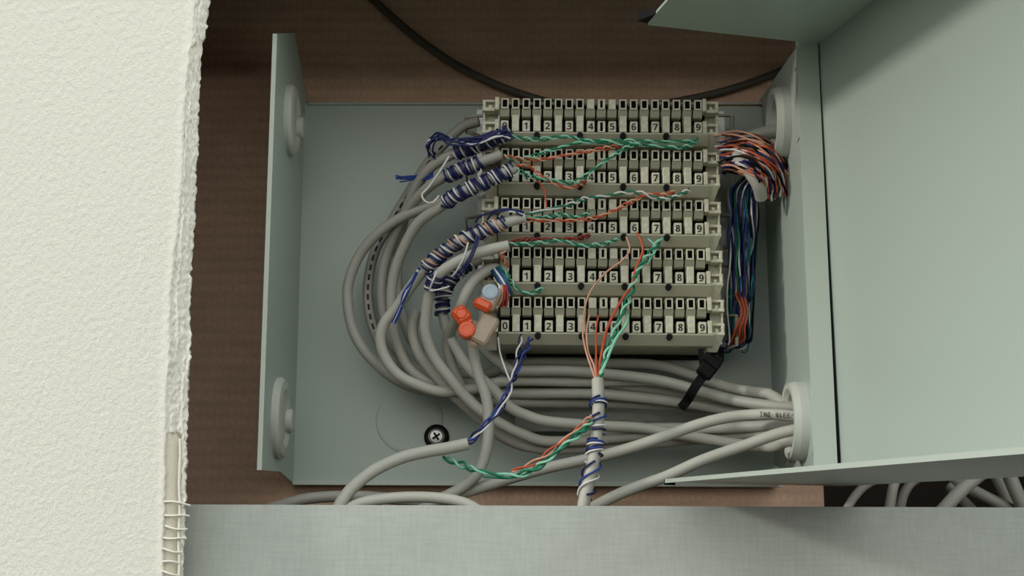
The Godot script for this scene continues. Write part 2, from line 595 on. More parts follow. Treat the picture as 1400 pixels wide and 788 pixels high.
func junction_box() -> void:
	var o := thing("junction_box", "open grey painted steel junction box fixed to the brown board", "junction box", P(735, 663, 0))
	var t := 0.0016
	var b := MB.new()
	b.slab([P(412, 141, 0), P(1062, 147, 0), P(1070, 666, 0), P(398, 663, 0)], Vector3(0, 0, -t))
	part("back_plate", b.mesh(), M.paint, o)
	b = MB.new()
	b.box((P(412, 141, 0) + P(1062, 147, 0)) * 0.5 + Vector3(0, 0.0006, 0.0002), Vector3(0.262, 0.0014, 0.0036), 0.0005, Transform3D())
	part("top_lip", b.mesh(), M.paint_edge, o)
	b = MB.new()
	b.slab([P(400, 657, 0.004), P(1068, 660, 0.004), P(1068, 666, 0.004), P(400, 663, 0.004)], Vector3(0, 0, -0.004))
	part("bottom_lip", b.mesh(), M.paint_edge, o)
	# left side
	var xl := P(371, 345, 0.1).x - 0.001
	b = MB.new()
	b.extrude(PackedVector2Array([zy(424, 131, -0.006), zy(404, 45, 0.045), zy(383, 46, 0.099), zy(361, 643, 0.1), zy(388, 645, 0.045), zy(400, 663, -0.006)]), xl - t, xl)
	part("side_panel", b.mesh(), M.paint, o)
	b = MB.new()
	b.extrude(PackedVector2Array([zy(383, 46, 0.0995), zy(361, 643, 0.1), zy(361, 643, 0.1012), zy(383, 46, 0.1008)]), xl - t - 0.0004, xl + 0.0002)
	part("panel_edge", b.mesh(), M.paint_edge, o)
	for g in [[398, 165, 0.019, 0.053], [383, 572, 0.0205, 0.059]]:
		var zc: float = g[3]
		var at := Vector3(xl, P(g[0], g[1], zc).y, zc)
		b = MB.new()
		var r: float = g[2]
		b.lathe([Vector2(r, -0.003), Vector2(r, 0.002), Vector2(r - 0.0015, 0.0036), Vector2(r * 0.72, 0.0042), Vector2(r * 0.55, 0.0028), Vector2(r * 0.5, 0.0028), Vector2(0.00001, 0.003)], Transform3D(Basis(Vector3(0, 1, 0), PI / 2), at), 40)
		var gm := part("grommet", b.mesh(), M.grommet, o, "round closed grey grommet in the left side")
		b = MB.new()
		b.lathe([Vector2(0.006, 0.0), Vector2(0.006, 0.0055), Vector2(0.005, 0.0062), Vector2(0.00001, 0.0063)], Transform3D(Basis(Vector3(0, 1, 0), PI / 2), at + Vector3(0, 0, -0.012)), 20)
		part("boss", b.mesh(), M.grommet, gm)
	# right side, with its two open cable holes
	var xr := P(1092, 60, 0.1).x - t
	var hu := [0.066, P(1078, 170, 0.066).y, 0.0150]
	var hl := [0.0785, P(1102, 576, 0.0785).y, 0.0152]
	part("side_panel", wall_with_holes(xr, PackedVector2Array([zy(1047, 137, -0.006), zy(1091, 66, 0.1), zy(1118, 655, 0.1), zy(1068, 664, -0.006)]), [hl, hu], t), M.paint, o)
	for h in [hu, hl]:
		b = MB.new()
		var r: float = h[2]
		b.lathe([Vector2(r - 0.0012, 0.006), Vector2(r - 0.0012, -0.005), Vector2(r + 0.0005, -0.0072), Vector2(r + 0.0032, -0.0072), Vector2(r + 0.0042, -0.004), Vector2(r + 0.0042, 0)], Transform3D(Basis(Vector3(0, 1, 0), PI / 2), Vector3(xr, h[1], h[0])), 44)
		part("grommet", b.mesh(), M.grommet, o, "open pale grommet lining a cable hole")
	b = MB.new()
	b.slab([Vector3(xr, P(1092, 58, 0.1).y, 0.1), P(1117, 58, 0.1), P(1145, 655, 0.1), Vector3(xr, P(1118, 655, 0.1).y, 0.1)], Vector3(0, 0, 0.0016))
	part("front_flange", b.mesh(), M.paint_edge, o)
	b = MB.new()
	b.slab([P(1112, 62, 0.097), P(1124, 62, 0.097), P(1156, 655, 0.097), P(1140, 655, 0.097)], Vector3(0, 0, -0.0012))
	part("hinge", b.mesh(), M.black, o)
	# the raised round knockout on the back plate
	b = MB.new()
	b.lathe([Vector2(0.0185, 0), Vector2(0.0175, 0.0004), Vector2(0.016, 0.0005), Vector2(0.00001, 0.0005)], Transform3D(Basis(), P(560, 575, 0)), 40)
	part("knockout", b.mesh(), M.paint, o)

func door() -> void:
	var a1 := P(1119, 60, 0.1)
	var a0 := P(1151, 661, 0.1)
	var up := (a1 - a0).normalized()
	var out := -ray(300, 710).normalized()          # along the panel, from the hinge into the room
	var side := -ray(8023, 820).normalized()        # along the flanges
	var l := 0.36
	var t := 0.0014
	var o := thing("box_door", "grey steel door swung open on the right of the junction box", "door", a0)
	var b := MB.new()
	b.slab([a0, a0 + out * l, a1 + out * l, a1], -side * t)
	part("panel", b.mesh(), M.paint, o)
	# top flange, its free corner cut off
	var w1 := 0.0905
	b = MB.new()
	b.slab([a1, a1 + side * w1, a1 + side * (w1 + 0.001) + out * 0.003, a1 + side * w1 + out * l, a1 + out * l], up * t)
	part("top_flange", b.mesh(), M.paint, o)
	b = MB.new()
	b.slab([a1 + side * (w1 + 0.001) + out * 0.002, a1 + side * (w1 + 0.007) + out * 0.004, a1 + side * (w1 + 0.001) + out * 0.016], up * 0.004)
	part("corner_pad", b.mesh(), M.black, o)
	var w0 := 0.0885
	b = MB.new()
	b.slab([a0 + side * w0, a0 + side * (w0 - 0.005), a0 + side * (w0 - 0.004) + out * 0.002, a0 + side * (w0 + 0.001) + out * 0.0015], up * -0.0026)
	part("corner_pad", b.mesh(), M.black, o)
	b = MB.new()
	b.box(a0 + side * (w0 - 0.0078) + out * 0.305, Vector3(0.0032, 0.0034, 0.0032), 0.0006)
	part("tab", b.mesh(), M.ink, o)
	b = MB.new()
	b.slab([a0, a0 + side * w0, a0 + side * (w0 - 0.0085) + out * 0.28, a0 + side * (w0 - 0.0085) + out * l, a0 + out * l], up * -t)
	part("bottom_flange", b.mesh(), M.paint, o)
	b = MB.new()
	b.slab([a0 + side * w0, a0 + side * (w0 - 0.0085) + out * 0.28, a0 + side * (w0 - 0.0085) + out * l, a0 + side * (w0 + 0.001) + out * l, a0 + side * (w0 + 0.0006)], up * -0.0018)
	part("flange_edge", b.mesh(), M.paint_edge, o)

func bracket() -> void:
	var o := thing("mounting_bracket", "shiny steel mounting bracket holding the terminal strips from behind", "bracket", P(823, 590, 0.012))
	var b := MB.new()
	b.slab([P(652, 150, 0.02), P(990, 152, 0.02), P(1000, 480, 0.02), P(655, 480, 0.02)], Vector3(0, 0, -0.002))
	part("base_plate", b.mesh(), M.steel, o)
	b = MB.new()
	b.slab([P(700, 480, 0.02), P(985, 480, 0.02), P(960, 590, 0.012), P(705, 590, 0.012)], Vector3(0, 0, -0.0018))
	part("foot_plate", b.mesh(), M.steel, o)
	for x in [[668, 672], [968, 978]]:
		b = MB.new()
		b.slab([P(x[0], 150, 0.022), P(x[0] + 6, 150, 0.022), P(x[1] + 6, 475, 0.022), P(x[1], 475, 0.022)], Vector3(0, 0, 0.009))
		part("rail", b.mesh(), M.steel, o)
	for i in 5:
		for sd in [0, 1]:
			if sd == 0 and i > 2:
				continue
			var y := 158.0 + i * 68.5
			var x := 1001.0 + i * 1.6
			var z := 40.0
			var p := [[x - 18, y, 30], [x, y, z], [x, y + 40, z], [x - 14, y + 44, 30]]
			if sd == 0:
				x = 636.0 + i * 0.5
				p = [[x + 26, y, 30], [x, y + 3, z], [x + 2, y + 22, z], [x + 24, y + 30, 30]]
			var q := PackedVector3Array()
			for e in p:
				q.append(P(e[0], e[1], e[2] * 0.001))
			b = MB.new()
			b.tube(q, 0.0011, 4)
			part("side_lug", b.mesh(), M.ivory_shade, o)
	b = MB.new()
	b.slab([P(692, 472, 0.03), P(990, 474, 0.03), P(990, 490, 0.03), P(692, 488, 0.03)], Vector3(0, 0, -0.008))
	var comb := part("comb", b.mesh(), M.black, o)
	b = MB.new()
	for k in 24:
		b.box(P(700 + k * 12, 478, 0.0302), Vector3(0.0018, 0.0009, 0.0012), 0.0002)
	var pins := part("pin", b.mesh(), M.steel, comb)
	pins.set_meta("kind", "stuff")


# ---- the setting
func setting() -> void:
	var b := MB.new()
	b.box(Vector3(-0.056, 0.16, -0.0125), Vector3(0.45, 0.62, 0.01), 0.0)
	structure("wall_back", b.mesh(), M.board, "ribbed brown fibre board at the back of the wall opening", "wall")
	b = MB.new()
	b.box(Vector3(0.33, 0.16, 0.02), Vector3(0.02, 0.62, 0.22), 0.0)
	b.box(Vector3(0.2, 0.16, -0.095), Vector3(0.28, 0.62, 0.01), 0.0)
	b.box(Vector3(0.159, 0.16, -0.05), Vector3(0.016, 0.62, 0.08), 0.0)
	b.box(Vector3(0.42, 0.16, 0.119), Vector3(0.20, 0.62, 0.02), 0.0)
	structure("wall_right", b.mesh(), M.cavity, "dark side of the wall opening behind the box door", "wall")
	b = MB.new()
	b.box(Vector3(-0.262, 0.16, 0.03), Vector3(0.02, 0.62, 0.22), 0.0)
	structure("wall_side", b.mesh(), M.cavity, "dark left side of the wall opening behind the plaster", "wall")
	b = MB.new()
	b.box(Vector3(0.05, 0.357, 0.02), Vector3(0.66, 0.02, 0.22), 0.0)
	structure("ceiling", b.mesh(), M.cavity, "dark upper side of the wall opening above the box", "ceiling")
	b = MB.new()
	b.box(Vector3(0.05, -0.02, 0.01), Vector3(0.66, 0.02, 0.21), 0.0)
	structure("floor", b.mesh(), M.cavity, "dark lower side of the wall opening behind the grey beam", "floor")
	b = MB.new()
	b.box(Vector3(0.05, 0.374, 0.122), Vector3(0.9, 0.164, 0.02), 0.0)
	structure("wall_top", b.mesh(), M.plaster, "cream plaster above the wall opening", "wall")
	# the painted beam along the bottom
	b = MB.new()
	var tl := P(236, 690, 0.126)
	var tr := P(1460, 694.5, 0.126)
	b.slab([tl, tr, tr + Vector3(0, -0.09, 0), tl + Vector3(0, -0.09, 0)], Vector3(0, 0, -0.018))
	structure("trim_1", b.mesh(), M.beam, "pale grey painted beam along the bottom of the opening", "beam")
	plaster()

var edge_at := [[-40, 288], [0, 286], [30, 283], [55, 279], [60, 275], [120, 273], [180, 270], [240, 269], [300, 266], [350, 263], [400, 261], [470, 260], [520, 258], [560, 257], [640, 255], [690, 254], [740, 252], [840, 250]]
var ridge_at := [[-40, 268], [60, 262], [66, 257], [130, 253], [200, 250], [300, 243], [400, 233], [500, 228], [580, 226], [840, 222]]

func along(a: Array, y: float) -> float:
	for k in a.size() - 1:
		if y <= a[k + 1][0]:
			return lerpf(a[k][1], a[k + 1][1], (y - a[k][0]) / float(a[k + 1][0] - a[k][0]))
	return a[a.size() - 1][1]

func plaster() -> void:
	var z0 := 0.15
	var fine := FastNoiseLite.new()
	fine.seed = 4
	fine.frequency = 0.11
	fine.fractal_octaves = 3
	var rough := FastNoiseLite.new()
	rough.seed = 8
	rough.frequency = 0.05
	rough.fractal_octaves = 4
	var rows := 300
	var flat_n := 96
	var edge_n := 26
	var cols := flat_n + edge_n
	var grid := []
	for i in rows + 1:
		var y := lerpf(-40.0, 830.0, float(i) / rows)
		var xe := along(edge_at, y) + 2.6 * rough.get_noise_2d(y * 1.7, 7.0) + 1.5 * fine.get_noise_2d(y * 1.1, 90.0) + 2.4 * rough.get_noise_2d(y * 0.35, 60.0)
		var xr := along(ridge_at, y) + 2.0 * rough.get_noise_2d(y * 1.2, 300.0)
		var row := PackedVector3Array()
		for j in cols + 1:
			var x: float
			var dz := 0.0
			if j <= flat_n:
				x = lerpf(-60.0, xr, float(j) / flat_n)
				dz = 0.00023 * fine.get_noise_2d(x * 1.0, y * 1.0) + 0.00012 * fine.get_noise_2d(x * 2.3 + 500.0, y * 2.3)
				dz += 0.0006 * smoothstep(xr - 10.0, xr, x)
			else:
				var f := float(j - flat_n) / edge_n
				x = lerpf(xr, xe, minf(f * 1.35, 1.0)) + (1.8 * fine.get_noise_2d(f * 60.0, y * 0.7) if f > 0.05 else 0.0)
				dz = 0.0006 * (1.0 - smoothstep(0.0, 0.1, f)) - 0.0018 * smoothstep(0.05, 0.74, f) - 0.016 * smoothstep(0.74, 1.0, f)
				dz += (0.0013 * rough.get_noise_2d(f * 75.0, y * 0.14) + 0.0007 * fine.get_noise_2d(f * 70.0, y * 0.9)) * (1.0 - smoothstep(0.8, 1.0, f))
				# the channel where the plaster has broken away from the corner bead
				if y > 592.0 and f < 0.62:
					dz -= 0.0035 * smoothstep(592.0, 600.0, y) * smoothstep(0.0, 0.12, f) * (1.0 - smoothstep(0.5, 0.62, f))
			row.append(P(x, y, z0 + dz))
		grid.append(row)
	var norm := []
	for i in rows + 1:
		var row := PackedVector3Array()
		for j in cols + 1:
			var du: Vector3 = grid[i][mini(j + 1, cols)] - grid[i][maxi(j - 1, 0)]
			var dv: Vector3 = grid[maxi(i - 1, 0)][j] - grid[mini(i + 1, rows)][j]
			var nn := du.cross(dv).normalized()
			row.append(nn)
		norm.append(row)
	var b := MB.new()
	for i in rows:
		for j in cols:
			b.quad(grid[i][j], grid[i][j + 1], grid[i + 1][j + 1], grid[i + 1][j], norm[i][j], norm[i][j + 1], norm[i + 1][j + 1], norm[i + 1][j])
	var w := structure("wall_left", b.mesh(), M.plaster, "cream stippled plaster wall with a crumbling cut edge on the left", "wall")
	var core := MB.new()
	core.slab([P(-70, -40, z0 - 0.004), P(252, -40, z0 - 0.004), P(216, 830, z0 - 0.004), P(-70, 830, z0 - 0.004)], Vector3(0, 0, -0.02))
	part("backing", core.mesh(), M.bead, w)
	# the bared corner bead and the strands of reinforcing mesh at the foot of the edge
	var q := PackedVector3Array()
	for k in 16:
		var y := lerpf(594.0, 830.0, k / 15.0)
		q.append(P(234.5 - (y - 594.0) * 0.012, y, z0 - 0.0046))
	var bd := MB.new()
	bd.tube(q, 0.0042, 14)
	part("corner_bead", bd.mesh(), M.bead, w, "bared round corner bead")
	q = PackedVector3Array()
	for k in 12:
		q.append(P(246.5 + 0.7 * sin(k * 1.7) - k * 0.2, lerpf(600.0, 830.0, k / 11.0), z0 + 0.0002))
	bd = MB.new()
	bd.tube(q, 0.0007, 6)
	part("mesh_strand", bd.mesh(), M.plaster, w)
	var ends := [[688, 224, 260], [705, 225, 259], [722, 226, 256], [736, 223, 255], [753, 222, 249], [769, 221, 247], [784, 220, 247]]
	for e in ends:
		q = PackedVector3Array()
		for k in 7:
			var f := k / 6.0
			q.append(P(lerpf(e[1], e[2], f), e[0] + sin(f * 4.0 + e[0]) * 1.6 + 4.0 * (f - 0.4), z0 + 0.0016 * sin(f * PI)))
		bd = MB.new()
		bd.tube(q, 0.0005, 6)
		part("mesh_strand", bd.mesh(), M.plaster, w)


# ---- all the cables
func cables() -> void:
	var o: Node3D
	var c: Dictionary
	# loops on the left, ending on the strips; the first point of each is its cut end
	c = cable("outermost grey cable of the left-hand loops, bare where it bows widest over the back plate", [[640, 258, 52], [610, 273, 50], [582, 284, 46], [548, 298, 42], [516, 320, 38], [491, 350, 34], [476, 390, 32], [477, 428, 32], [486, 460, 32], [504, 487, 32], [532, 513, 32], [564, 530, 32], [600, 538, 30], [660, 546, 28], [710, 550, 28], [800, 551, 26], [870, 553, 26], [980, 560, 30], [1060, 566, 54], [1130, 568, 70]], 1)
	c = cable("grey cable with a dotted black print, second from the outside of the left-hand loops", [[655, 166, 40], [632, 174, 38], [606, 198, 34], [583, 226, 28], [560, 262, 24], [534, 305, 20], [512, 346, 18], [503, 395, 18], [508, 440, 18], [526, 478, 18], [558, 505, 18], [610, 522, 20], [700, 528, 20], [800, 524, 22], [900, 533, 24], [1000, 552, 30], [1060, 560, 51], [1130, 565, 67]], 0)
	for k in 22:   # its print
		var f := 0.06 + k * 0.0135
		var pp := cut(c.path, f, f + 0.008, 3)
		for m in pp.size():
			pp[m] += (eye - pp[m]).normalized() * 0.00245
		wire(c.root, pp, M.ink, "print_mark", 0.0007)
	c = cable("grey cable under the short coil of blue wire, beside the second terminal strip", [[686, 212, 66], [652, 224, 64], [612, 240, 60], [586, 256, 54], [560, 284, 44], [540, 320, 34], [526, 360, 28], [522, 400, 26], [528, 440, 26], [548, 482, 26], [584, 512, 26], [640, 525, 28], [705, 522, 30], [800, 524, 32], [900, 533, 34], [1000, 553, 40], [1060, 562, 57], [1130, 566, 72]], 1)
	coil(c, near(c.path, 656, 222), near(c.path, 612, 240), NW())
	o = c.root
	twisted(o, [[688, 212, 67], [708, 219, 66], [753, 206, 66], [793, 195, 65], [860, 193, 65], [905, 194, 64], [953, 193, 64]], M.green, "green_wire", M.pale_green, "white_green_wire", 11)
	twisted(o, [[688, 214, 67], [731, 219, 66], [775, 212, 66], [828, 203, 65], [855, 198, 63]], M.orange, "orange_wire", M.pale_orange, "white_orange_wire", 8)
	wire(o, V([[614, 214, 70], [600, 236, 69], [586, 256, 67], [577, 266, 67], [581, 275, 67], [591, 277, 67], [600, 268, 66]]), M.white, "white_wire")
	c = cable("grey cable at the top left, its blue coil touching the topmost strip", [[698, 180, 66], [675, 190, 64], [640, 203, 60], [612, 214, 56], [586, 232, 50], [566, 262, 40], [552, 300, 30], [545, 345, 22], [543, 390, 20], [550, 430, 20], [566, 470, 20], [600, 502, 20], [660, 512, 22], [715, 496, 26], [822, 497, 28], [893, 499, 30], [943, 512, 34], [1000, 531, 42], [1060, 540, 60], [1130, 550, 74]], 2)
	coil(c, near(c.path, 694, 182), near(c.path, 622, 210), NW())
	o = c.root
	twisted(o, [[698, 186, 66], [730, 191, 66], [775, 187, 66], [800, 192, 65], [850, 196, 65], [900, 200, 64], [938, 201, 64], [955, 190, 62]], M.green, "green_wire", M.pale_green, "white_green_wire", 12)
	for k in 9:   # the slack hank of its blue pair
		var q := []
		for e in [[590, 212, 54], [587, 198, 60], [600, 186, 63], [618, 192, 65], [648, 194, 67], [678, 184, 70], [698, 187, 69]]:
			q.append([e[0] + rng.randf_range(-5, 5), e[1] + rng.randf_range(-6, 6), e[2] + rng.randf_range(-2, 3)])
		wire(o, V(q), M.white if k % 4 == 1 else M.navy, "white_wire" if k % 4 == 1 else "blue_wire")
	for k in 6:
		wire(o, V([[592, 234 + k * 2, 52], [577 + rng.randf_range(-3, 3), 236 + k * 2, 48], [562, 245 + rng.randf_range(-5, 5), 42], [542 + rng.randf_range(-3, 10), 244 + rng.randf_range(-4, 6), 38]]), M.blue, "blue_wire", 0.0004)
	c = cable("grey cable under the long blue and white coil between the second and third strips", [[704, 230, 72], [680, 241, 71], [650, 255, 70], [622, 268, 67], [602, 283, 62], [572, 305, 54], [552, 339, 46], [539, 374, 40], [535, 410, 36], [538, 445, 34], [546, 478, 32], [562, 506, 32], [590, 523, 32], [640, 533, 32], [700, 538, 32], [804, 538, 34], [858, 542, 34], [930, 550, 36], [1000, 561, 42], [1060, 566, 60], [1130, 570, 75]], 3)
	coil(c, near(c.path, 699, 232), near(c.path, 607, 279), NW())
	o = c.root
	twisted(o, [[706, 228, 73], [723, 227, 69], [742, 242, 68], [774, 257, 67], [792, 253, 66], [800, 248, 63]], M.orange, "orange_wire", M.pale_orange, "white_orange_wire", 6)
	twisted(o, [[706, 232, 73], [727, 242, 69], [753, 246, 68], [785, 249, 68], [813, 231, 68], [840, 212, 67], [864, 199, 66], [880, 196, 66]], M.green, "green_wire", M.pale_green, "white_green_wire", 10)
	wire(o, V([[728, 240, 68], [742, 256, 66], [746, 270, 66], [747, 284, 66]]), M.orange, "orange_wire")
	c = cable("grey cable under the striped blue coil beside the third strip, ending above the fourth", [[718, 297, 72], [700, 302, 72], [672, 311, 71], [631, 329, 68], [600, 350, 64], [579, 370, 60], [560, 395, 56], [541, 422, 52], [525, 443, 50], [520, 465, 48], [527, 490, 46], [545, 513, 44], [572, 527, 42], [605, 536, 40], [650, 532, 38], [698, 521, 38], [797, 522, 38], [893, 521, 40], [957, 536, 44], [1012, 549, 48], [1061, 556, 63], [1130, 562, 76]], 4)
	coil(c, near(c.path, 690, 306), near(c.path, 582, 367), [[M.navy, "blue_wire"], [M.white, "white_wire"], [M.navy, "blue_wire"], [M.pale_orange, "pale_wire"], [M.navy, "blue_wire"]], 0.00052, 1.3)
	o = c.root
	for k in 4:
		wire(o, V([[650 + k * 16, 304 - k * 3, 72], [660 + k * 14, 294 - k * 2, 75], [690 + k * 6, 286 + k * 2, 76], [716, 290 + k * 2, 74]]), M.white if k == 2 else M.navy, "white_wire" if k == 2 else "blue_wire")
	for k in 3:
		wire(o, V([[574 - k * 2, 366 + k * 3, 66], [566 - k, 380 + k * 2, 64], [556 - k * 2, 402, 62], [546 + k, 422, 59], [537 + k, 442, 56]]), M.white if k == 1 else M.blue, "white_wire" if k == 1 else "blue_wire", 0.0008)
	twisted(o, [[716, 299, 73], [746, 297, 68], [766, 294, 68], [787, 297, 66], [806, 292, 64]], M.green, "green_wire", M.pale_green, "white_green_wire", 6)
	twisted(o, [[717, 301, 73], [760, 302, 68], [796, 301, 68], [817, 297, 68], [843, 287, 67], [862, 277, 66], [886, 266, 66], [910, 267, 65], [922, 262, 64]], M.orange, "orange_wire", M.pale_orange, "white_orange_wire", 9)
	twisted(o, [[716, 294, 73], [774, 281, 67], [800, 272, 67], [828, 268, 66], [866, 263, 66], [905, 272, 66], [925, 268, 66], [943, 260, 64]], M.green, "green_wire", M.white, "white_wire", 9)
	c = cable("pale bare-ended grey cable lying over the gap between the third and fourth strips", [[696, 336, 74], [668, 342, 73], [641, 351, 72], [615, 364, 70], [598, 378, 67], [588, 400, 62], [583, 425, 58], [582, 455, 54], [593, 487, 50], [614, 516, 48], [635, 541, 46], [655, 560, 45], [682, 578, 44], [715, 594, 42], [751, 604, 40], [830, 600, 40], [900, 592, 42], [980, 586, 46], [1060, 582, 62], [1130, 579, 75]], 4)
	o = c.root
	coil(c, near(c.path, 600, 376), near(c.path, 588, 398), NW())
	wire(o, V([[652, 322, 78], [648, 338, 79], [636, 362, 77], [622, 378, 73]]), M.navy, "blue_wire")
	wire(o, V([[656, 323, 78], [651, 338, 79], [640, 362, 77], [626, 380, 73]]), M.navy, "blue_wire")
	wire(o, V([[640, 332, 77], [634, 352, 78], [624, 371, 75], [618, 378, 72]]), M.white, "white_wire")
	wire(o, V([[597, 372, 72], [592, 384, 73], [588, 397, 70], [600, 396, 72], [614, 392, 70]]), M.white, "white_wire")
	twisted(o, [[695, 333, 75], [727, 334, 69], [764, 329, 68], [796, 336, 68], [830, 333, 67], [846, 326, 64]], M.green, "green_wire", M.pale_green, "white_green_wire", 9)
	twisted(o, [[694, 332, 75], [715, 328, 69], [742, 327, 68], [790, 326, 67], [806, 322, 64]], M.red, "red_wire", M.brown, "brown_wire", 7)
	twisted(o, [[690, 342, 75], [686, 350, 74], [690, 358, 72], [694, 364, 70]], M.orange, "orange_wire", M.pale_orange, "white_orange_wire", 2)
	c = cable("grey cable going down behind the blue coil, left of the orange splices", [[672, 350, 50], [640, 362, 50], [618, 380, 50], [607, 402, 50], [605, 425, 48], [612, 452, 46], [628, 484, 46], [645, 507, 48], [672, 530, 50], [696, 556, 50], [719, 568, 50], [751, 577, 50], [829, 583, 48], [879, 586, 46], [930, 595, 46], [972, 602, 48], [1022, 609, 52], [1070, 611, 66], [1130, 600, 77]], 3)
	coil(c, near(c.path, 648, 358), near(c.path, 605, 428), NW(), 0.00052, 1.1)
	c = cable("grey cable curving in to the orange splices from above", [[694, 372, 62], [672, 368, 64], [650, 382, 66], [637, 402, 68], [630, 420, 66], [622, 440, 56], [612, 465, 44], [616, 495, 40], [632, 530, 38], [655, 562, 36], [682, 592, 34], [715, 609, 34], [755, 615, 34], [830, 611, 34], [920, 604, 38], [1000, 596, 44], [1060, 590, 60], [1130, 584, 74]], 2)
	o = c.root
	twisted(o, [[682, 364, 66], [693, 374, 68], [700, 388, 68], [715, 400, 67], [732, 400, 66], [742, 394, 62]], M.green, "green_wire", M.pale_green, "white_green_wire", 4)
	for k in 5:
		wire(o, V([[680 - k * 2, 366 + k, 66], [690 - k * 2, 378 + k * 2, 71], [696 - k * 2, 392 + k, 71], [700 - k * 2, 402 + k, 68]]), [M.teal, M.blue, M.white, M.teal, M.navy][k], ["teal_wire", "blue_wire", "white_wire", "teal_wire", "blue_wire"][k], 0.0008)
	for k in 4:
		wire(o, V([[676 + k * 3, 380, 68], [683 + k * 3, 392, 72], [682 + k * 4, 406, 73], [676 + k * 5, 420, 72]]), [M.white, M.pale_orange, M.red, M.red][k], ["white_wire", "white_orange_wire", "red_wire", "red_wire"][k], 0.0007)
	c = cable("grey cable hanging from the orange splices down behind the beam", [[650, 440, 68], [646, 465, 68], [652, 505, 68], [664, 541, 68], [668, 573, 68], [666, 610, 70], [654, 646, 72], [630, 668, 76], [604, 682, 80], [575, 700, 84]], 2)
	c = cable("dark grey cable end showing behind the orange splices, below the lowest strip", [[654, 468, 40], [670, 486, 42], [688, 500, 42], [704, 507, 44], [786, 508, 44], [893, 519, 46], [957, 535, 50], [1000, 547, 54], [1060, 556, 68], [1130, 559, 78]], 1)
	c = cable("grey cable in the back row of the bundle under the lowest strip", [[570, 425, 40], [564, 450, 40], [572, 482, 40], [594, 512, 38], [620, 540, 36], [655, 572, 30], [690, 600, 28], [740, 612, 26], [830, 590, 26], [950, 585, 34], [1040, 586, 44], [1130, 587, 70]], 3)
	# cables that cross the bottom of the box
	c = cable("grey cable printed with small black characters at the lower right hole", [[1130, 573, 82], [1098, 571, 81], [1060, 567, 76], [1022, 568, 70], [985, 573, 70], [945, 584, 70], [880, 607, 70], [822, 624, 68], [745, 641, 66], [680, 660, 66], [630, 676, 70], [570, 700, 74]], 4)
	var t := TextMesh.new()
	var sf := SystemFont.new()
	sf.font_names = PackedStringArray(["Droid Sans Mono"])
	sf.font_weight = 700
	t.font = sf
	t.text = "2-3318 INI"
	t.font_size = 32
	t.pixel_size = 0.0021 / 24.0
	t.depth = 0.0003
	var pr := part("print", t, M.ink, c.root, "black printed characters, upside down", true)
	var pa := P(1092, 568.5, 0.0846)
	var pb := P(1038, 566.5, 0.0764)
	pr.position = (pa + pb) * 0.5 - c.root.position
	var ax := (pb - pa).normalized()
	var zf := Vector3(0, -0.35, 0.94).normalized()
	zf = (zf - ax * zf.dot(ax)).normalized()
	pr.basis = Basis(ax, zf.cross(ax), zf)
	c = cable("grey cable slanting down from the lower right hole across the bundle to the beam", [[1130, 577, 90], [1101, 585, 89], [1065, 593, 87], [1019, 609, 84], [962, 629, 84], [913, 651, 84], [876, 664, 84], [840, 679, 84], [800, 700, 84]], 3)
	c = cable("cut grey cable with a blue and white pair, curving up from the beam", [[640, 607, 88], [612, 613, 88], [582, 618, 88], [547, 627, 90], [511, 644, 92], [483, 666, 94], [466, 688, 96], [456, 710, 96]], 3, 0.003)
	o = c.root
	twisted(o, [[640, 605, 89], [662, 582, 88], [684, 552, 84], [698, 528, 80], [708, 506, 76], [718, 482, 72], [726, 462, 68]], M.navy, "blue_wire", M.blue, "blue_wire", 5, 0.0006)
	twisted(o, [[642, 607, 89], [664, 584, 89], [688, 556, 85], [700, 520, 81], [704, 500, 76], [710, 478, 72], [712, 458, 66]], M.white, "white_wire", M.navy, "blue_wire", 4, 0.0005)
	wire(o, V([[692, 548, 84], [700, 530, 80], [692, 508, 76], [684, 484, 72], [681, 462, 66]]), M.white, "white_wire")
	c = cable("upright grey cable in front of the bundle, wound with four bands of blue pair", [[817, 520, 84], [818, 545, 88], [818, 563, 90], [815, 598, 92], [811, 633, 94], [804, 662, 95], [798, 690, 96], [795, 712, 96]], 3, 0.003)
	o = c.root
	for f in [[545, 555], [568, 590], [602, 620], [634, 680]]:
		coil(c, near(c.path, 817, f[0]), near(c.path, 811, f[1]), [[M.navy, "blue_wire"], [M.white, "white_wire"], [M.blue, "blue_wire"]], 0.00052, 1.1 if f[1] - f[0] < 20 else 2.3 if f[1] - f[0] < 26 else 5.0)
	twisted(o, [[808, 570, 95], [795, 582, 95], [768, 604, 94], [735, 630, 92], [700, 645, 90]], M.orange, "orange_wire", M.pale_orange, "white_orange_wire", 3)
	twisted(o, [[808, 576, 95], [795, 590, 95], [768, 612, 94], [740, 636, 92], [703, 651, 90], [655, 644, 88], [632, 636, 86], [606, 626, 84]], M.green, "green_wire", M.pale_green, "white_green_wire", 6, 0.0007)
	wire(o, V([[806, 580, 95], [780, 604, 94], [745, 632, 92], [705, 653, 90], [660, 652, 88]]), M.green, "green_wire")
	wire(o, V([[814, 519, 85], [808, 502, 82], [800, 476, 76], [797, 452, 70], [803, 408, 68], [825, 376, 68], [851, 356, 68], [861, 341, 67], [856, 324, 65]]), M.pale_orange, "white_orange_wire")
	wire(o, V([[816, 518, 85], [812, 500, 82], [804, 480, 76], [802, 452, 70], [806, 430, 66]]), M.pale_orange, "white_orange_wire")
	wire(o, V([[816, 516, 85], [815, 500, 83], [815, 478, 77], [815, 452, 71], [818, 432, 66]]), M.orange, "orange_wire")
	wire(o, V([[817, 517, 85], [823, 480, 78], [831, 447, 71], [846, 417, 68], [863, 390, 68], [869, 369, 68], [879, 341, 67], [871, 318, 65]]), M.orange, "orange_wire", 0.0007)
